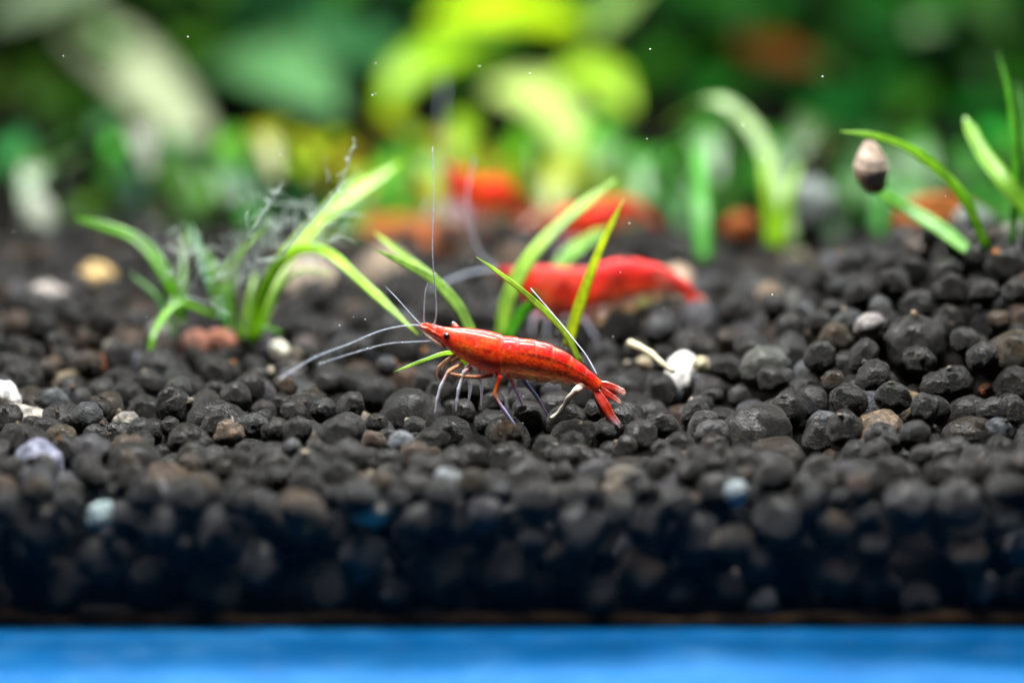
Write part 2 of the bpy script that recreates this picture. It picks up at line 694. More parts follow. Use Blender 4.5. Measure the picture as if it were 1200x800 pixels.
# stones of their own look: (px, py, radius px, colour, name, label, angular)
SPECIAL = [
    (800, 441, 27, (0.80, 0.80, 0.78), 'white_stone', 'bright white angular stone behind the tail of the sharply seen red shrimp', 'stone', True),
    (822, 428, 11, (0.55, 0.50, 0.33), 'cream_pebble', 'small cream pebble touching the bright white angular stone', 'pebble', False),
    (327, 411, 12, (0.75, 0.74, 0.62), 'white_pebble', 'small round white pebble beside the base of the algae-covered grass plant', 'pebble', False),
    (5, 466, 20, (0.80, 0.80, 0.80), 'white_pebble', 'white pebble in the granules at the edge of the picture', 'pebble', False),
    (115, 330, 24, (0.62, 0.44, 0.20), 'yellow_pebble', 'honey yellow pebble behind the arching leaf of the algae-covered plant', 'pebble', False),
    (357, 333, 34, (0.50, 0.42, 0.34), 'beige_stone', 'beige stone under the arching leaf of the algae-covered plant', 'stone', False),
    (450, 325, 34, (0.30, 0.24, 0.18), 'beige_stone', 'dull beige stone behind the forked grass blades', 'stone', False),
    (788, 516, 9, (0.62, 0.24, 0.02), 'orange_grain', 'tiny bright orange grain lying on the granules below the white stone', 'grain', False),
    (230, 405, 20, (0.26, 0.11, 0.075), 'reddish_granule', 'dull pinkish red granule at the foot of the algae-covered plant', 'granule', False),
    (258, 404, 20, (0.30, 0.12, 0.08), 'reddish_granule', 'pinkish red granule next to a duller one below the algae-covered plant', 'granule', False),
    (127, 425, 13, (0.34, 0.12, 0.05), 'rust_granule', 'small rust orange granule in the bed near the short curved blade', 'granule', False),
    (435, 593, 26, (0.42, 0.42, 0.36), 'pale_pebble', 'pale greenish grey pebble in the blurred granules against the glass', 'pebble', False),
    (210, 607, 32, (0.30, 0.19, 0.13), 'brown_stone', 'pinkish brown stone in the blurred granules against the glass', 'stone', False),
    (118, 605, 18, (0.40, 0.55, 0.58), 'shiny_pebble', 'bluish white pebble next to the pinkish brown stone against the glass', 'pebble', False),
    (45, 545, 30, (0.28, 0.30, 0.42), 'shiny_pebble', 'wide bluish grey pebble in the blurred granules', 'pebble', False),
    (735, 575, 30, (0.28, 0.24, 0.20), 'beige_stone', 'large pale beige stone among blurred granules below the orange grain', 'stone', False),
    (530, 575, 26, (0.22, 0.25, 0.28), 'pale_pebble', 'grey blue pebble among the blurred granules below the shrimp', 'pebble', False),
    (862, 577, 16, (0.35, 0.42, 0.46), 'pale_pebble', 'small bluish pebble among the blurred granules against the glass', 'pebble', False),
    (1020, 485, 32, (0.11, 0.115, 0.13), 'grey_stone', 'tall smooth grey stone standing up among the granules', 'stone', False),
    (1157, 459, 11, (0.50, 0.16, 0.06), 'orange_chip', 'small orange chip wedged between granules on the raised side of the bed', 'chip', True),
    (895, 432, 28, (0.085, 0.092, 0.085), 'grey_stone', 'rounded grey green granule next to the white stone', 'stone', False),
    (932, 305, 14, (0.42, 0.42, 0.28), 'pale_pebble', 'pale greenish pebble far back below the round grey stone', 'pebble', False),
    (1020, 383, 19, (0.24, 0.23, 0.23), 'pale_pebble', 'light grey pebble on the slope below the snail', 'pebble', False),
    (935, 395, 24, (0.20, 0.16, 0.12), 'brown_stone', 'brownish grey stone on the slope behind the grey green granule', 'stone', False),
    (148, 497, 17, (0.30, 0.28, 0.25), 'pale_pebble', 'light grey pebble near the bluish grey wide pebble', 'pebble', False),
    (790, 335, 24, (0.62, 0.48, 0.36), 'cream_stone', 'cream stone under the tail of the blurred red shrimp', 'stone', False),
    (470, 520, 17, (0.20, 0.22, 0.26), 'pale_pebble', 'bluish grey pebble below the legs of the sharply seen shrimp', 'pebble', False),
    (1060, 480, 24, (0.17, 0.13, 0.08), 'brown_stone', 'mottled brown stone beside the tall smooth grey stone', 'stone', False),
    (755, 425, 9, (0.60, 0.52, 0.36), 'cream_pebble', 'tiny cream pebble beside the pale root', 'pebble', False),
    (425, 500, 18, (0.24, 0.19, 0.15), 'brown_stone', 'rough pale brown crumb on the granules below the small green blade', 'stone', False),
    (365, 463, 10, (0.30, 0.24, 0.13), 'tan_grain', 'small tan grain on top of a black granule beside the shrimp antennae', 'grain', False),
]
special = {}
order = np.argsort(-cnt)
for (px, py, pr, c, nm, lab, cat, ang) in SPECIAL:
    best, bi = 1e9, None
    for i in np.nonzero(cnt > 2)[0]:
        if i in special:
            continue
        s = math.hypot(gpx[i] - px, gpy[i] - py) + 0.6 * abs(gpr[i] - pr)
        if s < best:
            best, bi = s, i
    special[bi] = (pr * dep[bi] / FPX, c, nm, lab, cat, ang, px, py)

singles = [i for i in order if i not in special and 0 <= gpx[i] <= 1200][:300]
single_set = set(int(i) for i in singles)


def rand_rot(r):
    q = Vector((r.gauss(0, 1), r.gauss(0, 1), r.gauss(0, 1), r.gauss(0, 1)))
    from mathutils import Quaternion
    qq = Quaternion(q)
    qq.normalize()
    return qq


sv, sf, scol, base = [], [], [], 0
for i in range(len(GA)):
    x, y, z, r = GA[i]
    q = rand_rot(rng)
    sc3 = Vector((rng.uniform(0.95, 1.10), rng.uniform(0.92, 1.04), rng.uniform(0.82, 1.0)))
    vi = rng.randrange(NV)
    if i in special:
        rr, c, nm, lab, cat, ang, px, py = special[i]
        o = bpy.data.objects.new(nm, ANG if ang else HI[vi])
        COL.objects.link(o)
        o.location = P(px, py, dep[i] - (0.38 if nm in ('white_stone', 'cream_pebble') else 0.0))
        o.rotation_mode = 'QUATERNION'
        o.rotation_quaternion = q
        o.scale = sc3 * rr
        o.color = (*[cc * (1.0 if min(c) > 0.6 or c[0] > 2.2 * c[1] else 0.7) for cc in c], 1)
        tag(o, lab, cat)
        continue
    if i in single_set:
        o = bpy.data.objects.new('soil_granule', HI[vi])
        COL.objects.link(o)
        o.location = (x, y, z)
        o.rotation_mode = 'QUATERNION'
        o.rotation_quaternion = q
        o.scale = sc3 * r
        o.color = (*cols[i], 1)
        lab = granule_words(x, y, r, kinds[i])
        tag(o, lab, 'granule', lab.replace('granule', 'granules'))
        continue
    if y > 7 or (cnt[i] == 0 and 0 < gpx[i] < 1200):
        me = LOW[vi]
    else:
        me = MID[vi]
    nv = len(me.vertices)
    co = np.empty(nv * 3)
    me.vertices.foreach_get('co', co)
    co = co.reshape(-1, 3) * (np.array(sc3) * r)
    co = co @ np.array(q.to_matrix()).T + np.array((x, y, z))
    fa = np.empty(len(me.polygons) * 3, int)
    me.polygons.foreach_get('vertices', fa)
    sv.append(co)
    sf.append(fa + base)
    scol.append(np.tile(np.array((*cols[i], 1.0)), (nv, 1)))
    base += nv
V = np.vstack(sv)
Fi = np.concatenate(sf)
me = bpy.data.meshes.new('soil_granule_bed')
me.vertices.add(len(V))
me.vertices.foreach_set('co', V.ravel())
nf = len(Fi) // 3
me.loops.add(len(Fi))
me.loops.foreach_set('vertex_index', Fi)
me.polygons.add(nf)
me.polygons.foreach_set('loop_start', np.arange(0, nf * 3, 3))
me.polygons.foreach_set('loop_total', np.full(nf, 3))
me.polygons.foreach_set('use_smooth', np.ones(nf, bool))
me.update(calc_edges=True)
ca = me.color_attributes.new('pig', 'FLOAT_COLOR', 'POINT')
ca.data.foreach_set('color', np.vstack(scol).ravel())
me.materials.append(M['granules'])
o = bpy.data.objects.new('soil_granule_bed', me)
COL.objects.link(o)
tag(o, 'bed of countless small black soil granules covering the tank floor', 'soil granules', kind='stuff')
print('bed tris', nf)


# crumbs broken off the granules, lying on and between them
crumb = granule_shape(55, 1, True)
cco = np.array([v.co[:] for v in crumb.vertices])
cfa = [tuple(p.vertices) for p in crumb.polygons]
mb = MB()
for _ in range(1500):
    i = rng.randrange(len(GA))
    if cnt[i] == 0 or GA[i, 1] > 5:
        continue
    n = Vector((rng.gauss(0, 0.7), rng.gauss(-0.25, 0.6), rng.uniform(0.3, 1))).normalized()
    r = rng.uniform(0.012, 0.045) if rng.random() < 0.85 else rng.uniform(0.045, 0.08)
    q = np.array(rand_rot(rng).to_matrix())
    c = Vector(GA[i, :3]) + n * (GA[i, 3] * 0.93 + r * 0.2)
    co = (cco * r * np.array((1.2, 0.9, 0.7))) @ q.T + np.array(c)
    u = rng.random()
    k = (0.02, 0.018, 0.016) if u < 0.5 else (0.10, 0.07, 0.04) if u < 0.85 else (0.30, 0.26, 0.20) if u < 0.97 else (0.35, 0.13, 0.03)
    mb.add([tuple(a) for a in co], cfa, [(*k, 1)] * len(co))
tag(mb.build('soil_crumbs', M['granules']), 'tiny brown and pale crumbs scattered over the granules', 'crumbs', kind='stuff')


# ------------------------------------------------------------------ shrimps
RED = np.array((0.90, 0.020, 0.008))
DEEP = np.array((0.58, 0.008, 0.006))
ORANGE = np.array((0.90, 0.17, 0.008))
AMBER = np.array((0.90, 0.40, 0.06))
DARK = np.array((0.07, 0.006, 0.005))
WHITE = np.array((0.80, 0.50, 0.45))


def g2(a, b, sa, sb):
    return math.exp(-(a / sa) ** 2 - (b / sb) ** 2)


def pigment(t, v, side, seed):
    """shell pigment, with painted glint specks, at length t (0 rostrum tip, 1 tail base) and height v (0 back, 1 belly)"""
    n1 = noise.noise((t * 9, v * 3, seed)) * 0.5 + 0.5
    n2 = noise.noise((t * 30, v * 9, seed + 7)) * 0.5 + 0.5
    n3 = noise.noise((t * 55, v * 12, seed + 3)) * 0.5 + 0.5
    if t < 0.455:
        c = RED * (1 - 0.45 * n1) + ORANGE * 0.45 * n1
        k = g2(t - 0.26, v - 0.60, 0.05, 0.16)
        c = c * (1 - k) + (ORANGE * 0.6 + AMBER * 0.4) * k
        k = g2(t - 0.275, v - 0.68, 0.018, 0.06) * 0.8
        c = c * (1 - k) + AMBER * k
        k = g2(t - 0.27, v - 0.22, 0.050, 0.07) * 0.95
        c = c * (1 - k) + DEEP * 0.4 * k
        k = g2(t - 0.39, v - 0.42, 0.055, 0.045) * 0.85
        c = c * (1 - k) + DEEP * 0.45 * k
        k = g2(t - 0.38, v - 0.84, 0.055, 0.16) * 0.9
        c = c * (1 - k) + np.array((0.66, 0.006, 0.002)) * k
        k = max(0, g2(t - 0.31, v - 0.66 + 0.9 * (t - 0.31), 0.07, 0.03)) * 0.85
        c = c * (1 - k) + AMBER * k
        k = sm(v, 0.0, 0.12)
        c = c * k + (DEEP * 0.7) * (1 - k)
        if t < 0.14:
            k = sm(n2, 0.52, 0.72) * 0.55
            c = c * (1 - k) + WHITE * k
            k = (1 - sm(abs(t - 0.085), 0.0, 0.012)) * 0.6
            c = c * (1 - k) + WHITE * k
        if 0.10 < t < 0.2 and v > 0.75:
            k = 0.35
            c = c * (1 - k) + WHITE * k
    else:
        up = 1 - sm(v, 0.22, 0.42)
        lo = sm(v + 0.2 * (n2 - 0.5), 0.56, 0.78)
        midc = RED * 0.65 + ORANGE * 0.35
        c = midc * (0.6 + 0.8 * n2)
        c = c * (1 - up) + (DEEP * 1.25) * up
        lc = AMBER * (0.7 + 0.5 * n3) if n2 > 0.40 else DEEP * 0.5
        lc = lc * 0.75 + ORANGE * 0.25
        c = c * (1 - lo * 0.8) + lc * lo * 0.8
        # gut line
        gl = 0.33 + 0.12 * (t - 0.45)
        k = g2(0, v - gl, 1, 0.045) * sm(t, 0.49, 0.60) * (1 - sm(t, 0.93, 1.0)) * 0.92
        c = c * (1 - k) + DARK * k
    # edges of the shell plates
    for tb in SEGS:
        k = (1 - sm(abs(t - tb), 0.0, 0.006)) * (0.42 * (1 - sm(v, 0.05, 0.25)) + 0.16)
        c = c * (1 - k) + (WHITE if v < 0.3 else AMBER) * k
    k = sm(n3, 0.70, 0.85) * 0.35  # tiny white specks: glints put into the shell colour
    c = c * (1 - k) + WHITE * k
    al = 0.93                                   # clear windows in the shell: belly plates, cheek and head front
    if t > 0.455:
        al -= 0.38 * sm(v, 0.66, 0.95) + 0.22 * sm(n1, 0.55, 0.8)
    else:
        al -= 0.30 * sm(v, 0.7, 0.98) + 0.25 * g2(t - 0.22, v - 0.55, 0.06, 0.2) + 0.3 * (1 - sm(t, 0.06, 0.16))
    return tuple(np.clip(c, 0, 1)) + (max(0.4, al),)


SEGS = [0.457, 0.545, 0.645, 0.735, 0.83, 0.915]


def shrimp_body(stations, s, X0, Y0, seed, rings=150, seg=44, tint=1.0):
    """stations: Xtop,Ytop,Xbot,Ybot,halfwidth in picture pixels; s = cm per pixel"""
    st = catmull(stations, rings)
    mb = MB()
    xs = st[:, 0]
    for i in range(rings):
        xt, yt, xb, yb, hw = st[i]
        mx = 0.5 * (xt + xb)
        t = (0.5 * (xt + xb) - XA(stations)) / (XE(stations) - XA(stations))
        t = min(1, max(0, t))
        # plates overlap: each grows towards its rear edge
        g = 1.0
        if t > 0.45:
            prev = 0.457
            for a, b2 in zip(SEGS, SEGS[1:] + [1.02]):
                if a <= t < b2:
                    u = (t - a) / (b2 - a)
                    g = 0.955 + 0.05 * sm(u, 0, 0.75) - 0.02 * sm(u, 0.93, 1)
        cx, cy = 0.5 * (xt + xb), 0.5 * (yt + yb)
        dx, dy = (xt - xb) * 0.5, (yt - yb) * 0.5
        for k in range(seg):
            a = 2 * math.pi * k / seg
            ca, sa = math.cos(a), math.sin(a)
            lat = math.copysign(abs(sa) ** 0.82, sa) * hw * g * (1.0 + 0.10 * (-ca))
            ax = math.copysign(abs(ca) ** 0.92, ca) * g
            X = cx + dx * ax
            Y = cy + dy * ax
            v = 0.5 * (1 - ca)
            wob = 1 + 0.012 * noise.noise((X * s * 9, Y * s * 9, lat * s * 9 + seed))
            if t > 0.46 and ca < -0.75:      # scalloped lower plate edges
                Y += 5 * math.sin((t - 0.457) / 0.09 * 2 * math.pi) * (hw / 70)
            mb.v.append(((X - X0) * s, lat * s * wob, -(Y - Y0) * s / 0.978))
            c = pigment(t, v, sa, seed)
            if tint < 0.99:                     # the others: blotchier, with a pale flesh underside
                q = 0.62 + 0.9 * max(0, 0.5 + noise.noise((t * 13, v * 4, seed + 20)))
                pk = 0.55 * sm(v, 0.70, 0.95)
                c = (c[0] * q * (1 - pk) + 0.75 * pk, c[1] * q * tint * (1 - pk) + 0.34 * pk, c[2] * q * (1 - pk) + 0.26 * pk, c[3] - 0.08)
            mb.c.append((c[0] * tint, c[1] * tint, c[2] * tint, c[3]))
    for i in range(rings - 1):
        for k in range(seg):
            k2 = (k + 1) % seg
            mb.f.append((i * seg + k, i * seg + k2, (i + 1) * seg + k2, (i + 1) * seg + k))
    mb.f.append(tuple(range(seg))[::-1])
    mb.f.append(tuple((rings - 1) * seg + k for k in range(seg)))
    return mb


def XA(st):
    return 0.5 * (st[0][0] + st[0][2])


def XE(st):
    return 0.5 * (st[-1][0] + st[-1][2])


CLEAR = (0.74, 0.82, 0.98)
VIOLET = (0.40, 0.37, 0.66)


def limb(pts, radii, cols, s, X0, Y0, parent, name, n=26, seg=8, joint=True):
    """pts X,Y,lateral px; colours rgba per control point"""
    if joint:
        k_ = np.linspace(0, len(pts) - 1, n)
        a_ = np.array(pts, float)
        lin = np.stack([np.interp(k_, range(len(pts)), a_[:, q]) for q in range(3)], 1)
        p = 0.78 * lin + 0.22 * catmull(pts, n)
    else:
        p = catmull(pts, n)
    c = catmull(cols, n)
    r = catmull([(x,) for x in radii], n)[:, 0]
    if joint:
        for k in range(1, len(pts) - 1):      # slightly swollen joints
            i0 = k * (n - 1) / (len(pts) - 1)
            for i in range(n):
                r[i] *= 1 + 0.28 * math.exp(-((i - i0) / 0.9) ** 2)
    w3 = [((a[0] - X0) * s, a[2] * s, -(a[1] - Y0) * s / 0.978) for a in p]
    mb = MB()
    tube(mb, w3, [max(0.2, x) * s for x in r], seg, [tuple(np.clip(q, 0, 1)) for q in c])
    return mb.build(name, M['limb'], parent)


def fan_blade(pts, width, cols, s, X0, Y0, parent, name, side):
    w3 = [((a[0] - X0) * s, a[2] * s, -(a[1] - Y0) * s / 0.978) for a in pts]
    mb = MB()
    n = 20
    blade(mb, [Vector(a) for a in w3], width * s, n=n, thick=0.16, hint=(0.25, -0.9 if side <= 0 else -0.6, 0.4), prof='strap', fold=0.2)
    c = catmull(cols, n)
    cc = []
    for i in range(n):
        for k in range(8):
            m = (1.25, 0.5, 1.3, 0.45, 1.2, 0.5, 1.3, 0.6)[k] * (0.85 + 0.3 * ((i * 7) % 5) / 5)
            q = c[i]
            cc.append((min(1, q[0] * m), min(1, q[1] * m), min(1, q[2] * m), min(1, max(0, q[3]))))
    mb.c = cc
    return mb.build(name, M['limb'], parent)


def sphere_mb(c, r, seg=16, scale=(1, 1, 1)):
    mb = MB()
    vs, fs = [], []
    for i in range(seg + 1):
        a = math.pi * i / seg
        for k in range(seg):
            b = 2 * math.pi * k / seg
            vs.append((c[0] + r * scale[0] * math.sin(a) * math.cos(b), c[1] + r * scale[1] * math.sin(a) * math.sin(b), c[2] + r * scale[2] * math.cos(a)))
    for i in range(seg):
        for k in range(seg):
            k2 = (k + 1) % seg
            fs.append((i * seg + k, (i + 1) * seg + k, (i + 1) * seg + k2, i * seg + k2))
    mb.add(vs, fs)
    return mb


def rg(c, a):
    return (c[0], c[1], c[2], a)


def flaps(parent, stations, s, X0, Y0, tint):
    """swimmerets under the abdomen"""
    st = np.array(stations)
    x0, x1 = XA(stations), XE(stations)
    for k, t in enumerate((0.50, 0.57, 0.645, 0.72, 0.79)):
        X = x0 + t * (x1 - x0)
        Y = np.interp(X, st[:, 2], st[:, 3])
        hw = np.interp(X, st[:, 2], st[:, 4])
        L = 0.062 * (x1 - x0) * (1 - 0.08 * k)
        for side in (-1, 1):
            mb = MB()
            a = Vector(((X - X0) * s, side * hw * 0.55 * s, -(Y - 14 * (x1 - x0) / 857 - Y0) * s / 0.978))
            b = a + Vector((0.7 * L * s, side * 0.1 * L * s, -0.32 * L * s))
            c = a + Vector((1.7 * L * s, side * 0.1 * L * s, -0.42 * L * s))
            blade(mb, [a, b, c], 0.05 * (x1 - x0) * s, n=9, thick=0.2, hint=(0.2, -1, 0.2), prof='leaf')
            mb.c = [(0.78 * tint, 0.34 + 0.15 * (k % 2), 0.16, 0.55)] * len(mb.c)
            mb.build('swimmeret', M['limb'], parent)


MAIN = [
    (46, 166, 47, 174, 3), (75, 154, 72, 187, 8), (108, 158, 102, 208, 16), (142, 168, 136, 234, 24), (168, 173, 163, 257, 33),
    (200, 176, 194, 284, 45), (235, 177, 230, 312, 57), (275, 179, 270, 335, 66), (325, 184, 318, 360, 74), (375, 193, 368, 382, 78),
    (415, 203, 408, 389, 78), (440, 212, 436, 386, 75), (500, 221, 495, 391, 72), (560, 230, 550, 401, 70), (625, 243, 608, 410, 65),
    (690, 268, 665, 416, 58), (742, 298, 712, 424, 51), (786, 330, 752, 433, 44), (828, 362, 797, 447, 38), (868, 397, 836, 466, 31), (902, 430, 870, 490, 24)]

S0 = 1 / 400.0
mx0, my0 = 600, 600
mloc = P(630, 490, DF)
root = empty('red_shrimp', mloc, 0)
tag(root, 'translucent red shrimp in sharp focus walking over the black granules', 'shrimp', 'red shrimps in the tank')
shrimp_body(MAIN, S0, mx0, my0, 3.0).build('body', M['shell'], root)
# eyes on short stalks
for (X, Y, L, r) in ((176, 206, -39, 15), (206, 166, 30, 14)):
    e = sphere_mb(((X - mx0) * S0, L * S0, -(Y - my0) * S0 / 0.978), r * S0)
    eo = e.build('eye', M['eye'], root)
    limb([(X + 22, Y + 14, L * 0.35), (X + 8, Y + 5, L * 0.8), (X + 1, Y + 1, L * 0.98)], (11, 12, 14.5), [rg((0.55, 0.05, 0.03), 1), rg((0.6, 0.2, 0.15), 1), rg((0.5, 0.3, 0.28), 0.9)], S0, mx0, my0, eo, 'eye_stalk', 12, 12, False)
RD, RB = (0.55, 0.03, 0.015), (0.45, 0.16, 0.08)
TAN = (0.42, 0.20, 0.08)
LEGS = [
    ([(250, 335, -40), (186, 366, -60), (150, 432, -70), (132, 490, -74), (119, 560, -78)], (10, 9, 7.5, 6, 3), [rg(TAN, .9), rg((0.6, 0.3, 0.2), .9), rg(CLEAR, .75), rg(CLEAR, .75), rg(CLEAR, .8)]),
    ([(292, 352, -45), (258, 366, -64), (232, 445, -78), (223, 500, -80), (219, 548, -82)], (10, 9, 7.5, 6, 3), [rg((0.5, 0.2, 0.12), .8), rg((0.55, 0.45, 0.5), .75), rg(CLEAR, .7), rg(CLEAR, .75), rg(CLEAR, .85)]),
    ([(410, 372, -52), (424, 392, -66), (398, 474, -82), (440, 536, -90), (522, 645, -98)], (12, 11, 9.5, 8, 3.5), [rg(RD, 1), rg(RD, 1), rg(RB, .95), rg(VIOLET, .85), rg((0.38, 0.36, 0.6), .85)]),
    ([(480, 385, 40), (530, 430, 58), (590, 505, 64), (650, 600, 70)], (10, 9, 8, 3), [rg((0.3, 0.2, 0.3), .8), rg((0.12, 0.2, 0.42), .85), rg((0.14, 0.24, 0.48), .85), rg((0.3, 0.4, 0.7), .85)]),
    ([(330, 355, 45), (328, 400, 64), (338, 470, 72), (334, 560, 80)], (10, 9, 7.5, 3), [rg(RB, .9), rg((0.45, 0.4, 0.45), .7), rg(CLEAR, .6), rg(CLEAR, .7)]),
    ([(300, 345, 45), (265, 380, 70), (285, 470, 84), (272, 570, 92)], (10, 9, 7.5, 3), [rg(RB, .9), rg((0.45, 0.4, 0.45), .7), rg(CLEAR, .6), rg(CLEAR, .7)]),
    ([(390, 385, -48), (320, 392, -62), (250, 388, -66), (185, 374, -64)], (11, 10, 9, 6), [rg(RD, .9), rg((0.45, 0.14, 0.06), .8), rg(TAN, .75), rg(TAN, .75)]),
    ([(440, 376, 48), (470, 420, 66), (500, 490, 74), (545, 590, 80)], (10, 9, 8, 3), [rg(RD, .9), rg(RB, .8), rg(VIOLET, .7), rg(VIOLET, .7)]),
]
for a, r, c in LEGS:
    limb(a, r, c, S0, mx0, my0, root, 'leg')
for (a, r) in (([(215, 296, -26), (178, 318, -34), (140, 350, -32), (128, 390, -30), (136, 415, -26)], (9, 8, 7, 5, 3)),
               ([(225, 300, 22), (190, 326, 30), (162, 352, 28), (150, 380, 24)], (9, 8, 6, 3)),
               ([(240, 312, -10), (205, 332, -8), (196, 352, -5)], (10, 8, 4))):
    limb(a, r, [rg((0.6, 0.2, 0.08), .8)] * 1 + [rg((0.5, 0.32, 0.2), .65)] * (len(a) - 1), S0, mx0, my0, root, 'mouthpart')
flaps(root, MAIN, S0, mx0, my0, 1.0)
# antennal scales and the jointed antenna bases
for L in (-20, 18):
    fan_blade([(172, 262, L * 1.1), (130, 236, L * 1.25), (92, 208, L), (62, 186, L * 0.6)], 22, [rg((0.6, 0.15, 0.08), .9), rg((0.75, 0.45, 0.36), .6), rg((0.8, 0.55, 0.45), .5)], S0, mx0, my0, root, 'antennal_scale', -1)
for L, dy in ((-12, 0), (11, -8)):
    limb([(150, 214 + dy, L * 1.6), (118, 196 + dy, L * 1.4), (86, 178 + dy, L), (58, 170 + dy, L * .8)], (11, 10, 9, 6), [rg((0.6, 0.03, 0.01), 1), rg((0.62, 0.05, 0.02), 1), rg((0.62, 0.06, 0.03), 1), rg((0.75, 0.4, 0.34), .9)], S0, mx0, my0, root, 'antenna_base', 22, 10)
# long feelers
BL = (0.50, 0.58, 0.72)
FEEL = [
    ([(112, 165, -6), (124, 140, -8), (128, 60, -10), (112, -180, 0), (118, -420, 40), (112, -640, 90)], (4.2, 4, 3.4, 2.8, 2.3, 1.5), .75),
    ([(72, 160, 6), (70, 120, 8), (76, 20, 14), (90, -30, 20)], (3.6, 3.3, 2.8, 1.5), .6),
    ([(58, 165, -5), (0, 158, -30), (-120, 165, -110), (-260, 200, -230), (-420, 235, -380), (-560, 290, -560)], (3.4, 3.2, 2.8, 2.8, 2.8, 2.6), .45),
    ([(110, 232, -22), (20, 232, -45), (-100, 230, -100), (-230, 245, -200), (-400, 270, -340)], (3.2, 3, 2.8, 2.6, 2.4), .4),
    ([(56, 164, 8), (10, 120, 30), (-60, 50, 70), (-110, 10, 120)], (3, 2.6, 2.2, 1.5), .45),
]
for a, r, al in FEEL:
    limb(a, r, [rg(BL, al)] * len(a), S0, mx0, my0, root, 'antenna', 44, 7, False)
# tail fan
RT, CT = (0.40, 0.020, 0.014), (0.50, 0.42, 0.55)
FAN = [
    ([(880, 452, 0), (915, 480, 0), (955, 505, 0), (992, 530, 0)], 38, 'telson'),
    ([(872, 468, -14), (905, 520, -40), (940, 575, -52), (985, 630, -58)], 56, 'tail_fan_blade'),
    ([(870, 474, -10), (898, 535, -26), (925, 575, -34), (952, 608, -36)], 46, 'tail_fan_blade'),
    ([(884, 448, 14), (930, 470, 36), (975, 482, 46), (1016, 492, 50)], 54, 'tail_fan_blade'),
    ([(886, 442, 12), (925, 455, 26), (960, 466, 34), (996, 480, 36)], 46, 'tail_fan_blade'),
]
for k, (a, wd, nm) in enumerate(FAN):
    fan_blade(a, wd, [rg(RT, 1), rg((0.42, 0.03, 0.02), .9), rg((0.46, 0.07, 0.06), .75), rg(CT if k in (1, 2) else (0.7, 0.45, 0.4), .55)], S0, mx0, my0, root, nm, -1)

# the other shrimps, further back
SEC = [
    (580, 316, 581, 320, 1), (590, 313, 589, 324, 2.5), (602, 312, 598, 336, 6), (614, 312, 608, 350, 10), (630, 311, 622, 362, 15),
    (650, 312, 642, 372, 18), (670, 313, 663, 377, 19), (690, 313, 684, 377, 19), (710, 306, 704, 368, 18), (732, 303, 724, 360, 17),
    (756, 306, 744, 352, 15), (778, 313, 764, 346, 12), (796, 323, 784, 343, 9), (812, 337, 802, 350, 6)]


def back_shrimp(px, py, d, yaw, label, pitch=0.0, size=1.0, tint=1.0, seed=9.0):
    s = 38.0 / FPX * size
    x0, y0 = 695, 391
    root = empty('red_shrimp', P(px, py, d), 0)
    root.rotation_euler = (0, pitch, yaw)
    tag(root, label, 'shrimp', 'red shrimps in the tank')
    shrimp_body(SEC, s, x0, y0, seed, 70, 28, tint).build('body', M['deep_shell'], root)
    for (X, Y, L) in ((606, 321, -8.5), (606, 321, 8.5)):
        sphere_mb(((X - x0) * s, L * s, -(Y - y0) * s / 0.978), 3.6 * s, 10).build('eye', M['eye'], root)
    for side in (-1, 1):
        for k, (xa, xf) in enumerate(((624, 596), (636, 622), (648, 640), (660, 668), (672, 700))):
            limb([(xa, 360 + 2 * k, side * 9), (0.5 * (xa + xf) - 3, 370, side * 17), (xf, 394, side * 22)], (2.4, 2.0, .9),
                 [rg((0.5, 0.08, 0.04), 1), rg((0.45, 0.4, 0.5), .75), rg(CLEAR, .75)], s, x0, y0, root, 'leg', 14, 6)
    flaps(root, SEC, s, x0, y0, tint)
    for (pts) in ([(582, 316, -3), (560, 290, -8), (548, 240, -6), (556, 190, 10)], [(582, 316, 3), (545, 318, -20), (505, 330, -50)]):
        limb(pts, (1.4, 1.2, .9, .6)[:len(pts)], [rg(BL, .55)] * len(pts), s, x0, y0, root, 'antenna', 26, 6, False)
    for (pts, wd) in (([(804, 340, 0), (816, 348, 0), (828, 354, 0)], 8), ([(803, 343, -4), (812, 354, -9), (822, 364, -12)], 9), ([(803, 343, 4), (812, 354, 9), (822, 364, 12)], 9)):
        fan_blade(pts, wd, [rg(RT, 1), rg((0.5, 0.05, 0.03), .9), rg((0.6, 0.3, 0.25), .7)], s, x0, y0, root, 'tail_fan_blade', -1)
    return root


back_shrimp(695, 391, 38.0, 0.0, 'blurred red shrimp with raised back standing behind the yellow green blade', tint=0.66)
back_shrimp(556, 272, 45.6, 0.95, 'far blurred red shrimp perched on the rust brown stone', pitch=0.35, size=0.95, tint=0.66, seed=4.0)
back_shrimp(700, 291, 44.2, 0.55, 'far blurred orange red shrimp behind the broad pale green blade', size=0.75, tint=0.66, seed=6.0)


# ------------------------------------------------------------------ grass plants near the sharp plane
def plant(name, px, py, d, label, cat='plant', group=None):
    o = empty(name, P(px, py, d))
    return tag(o, label, cat, group)


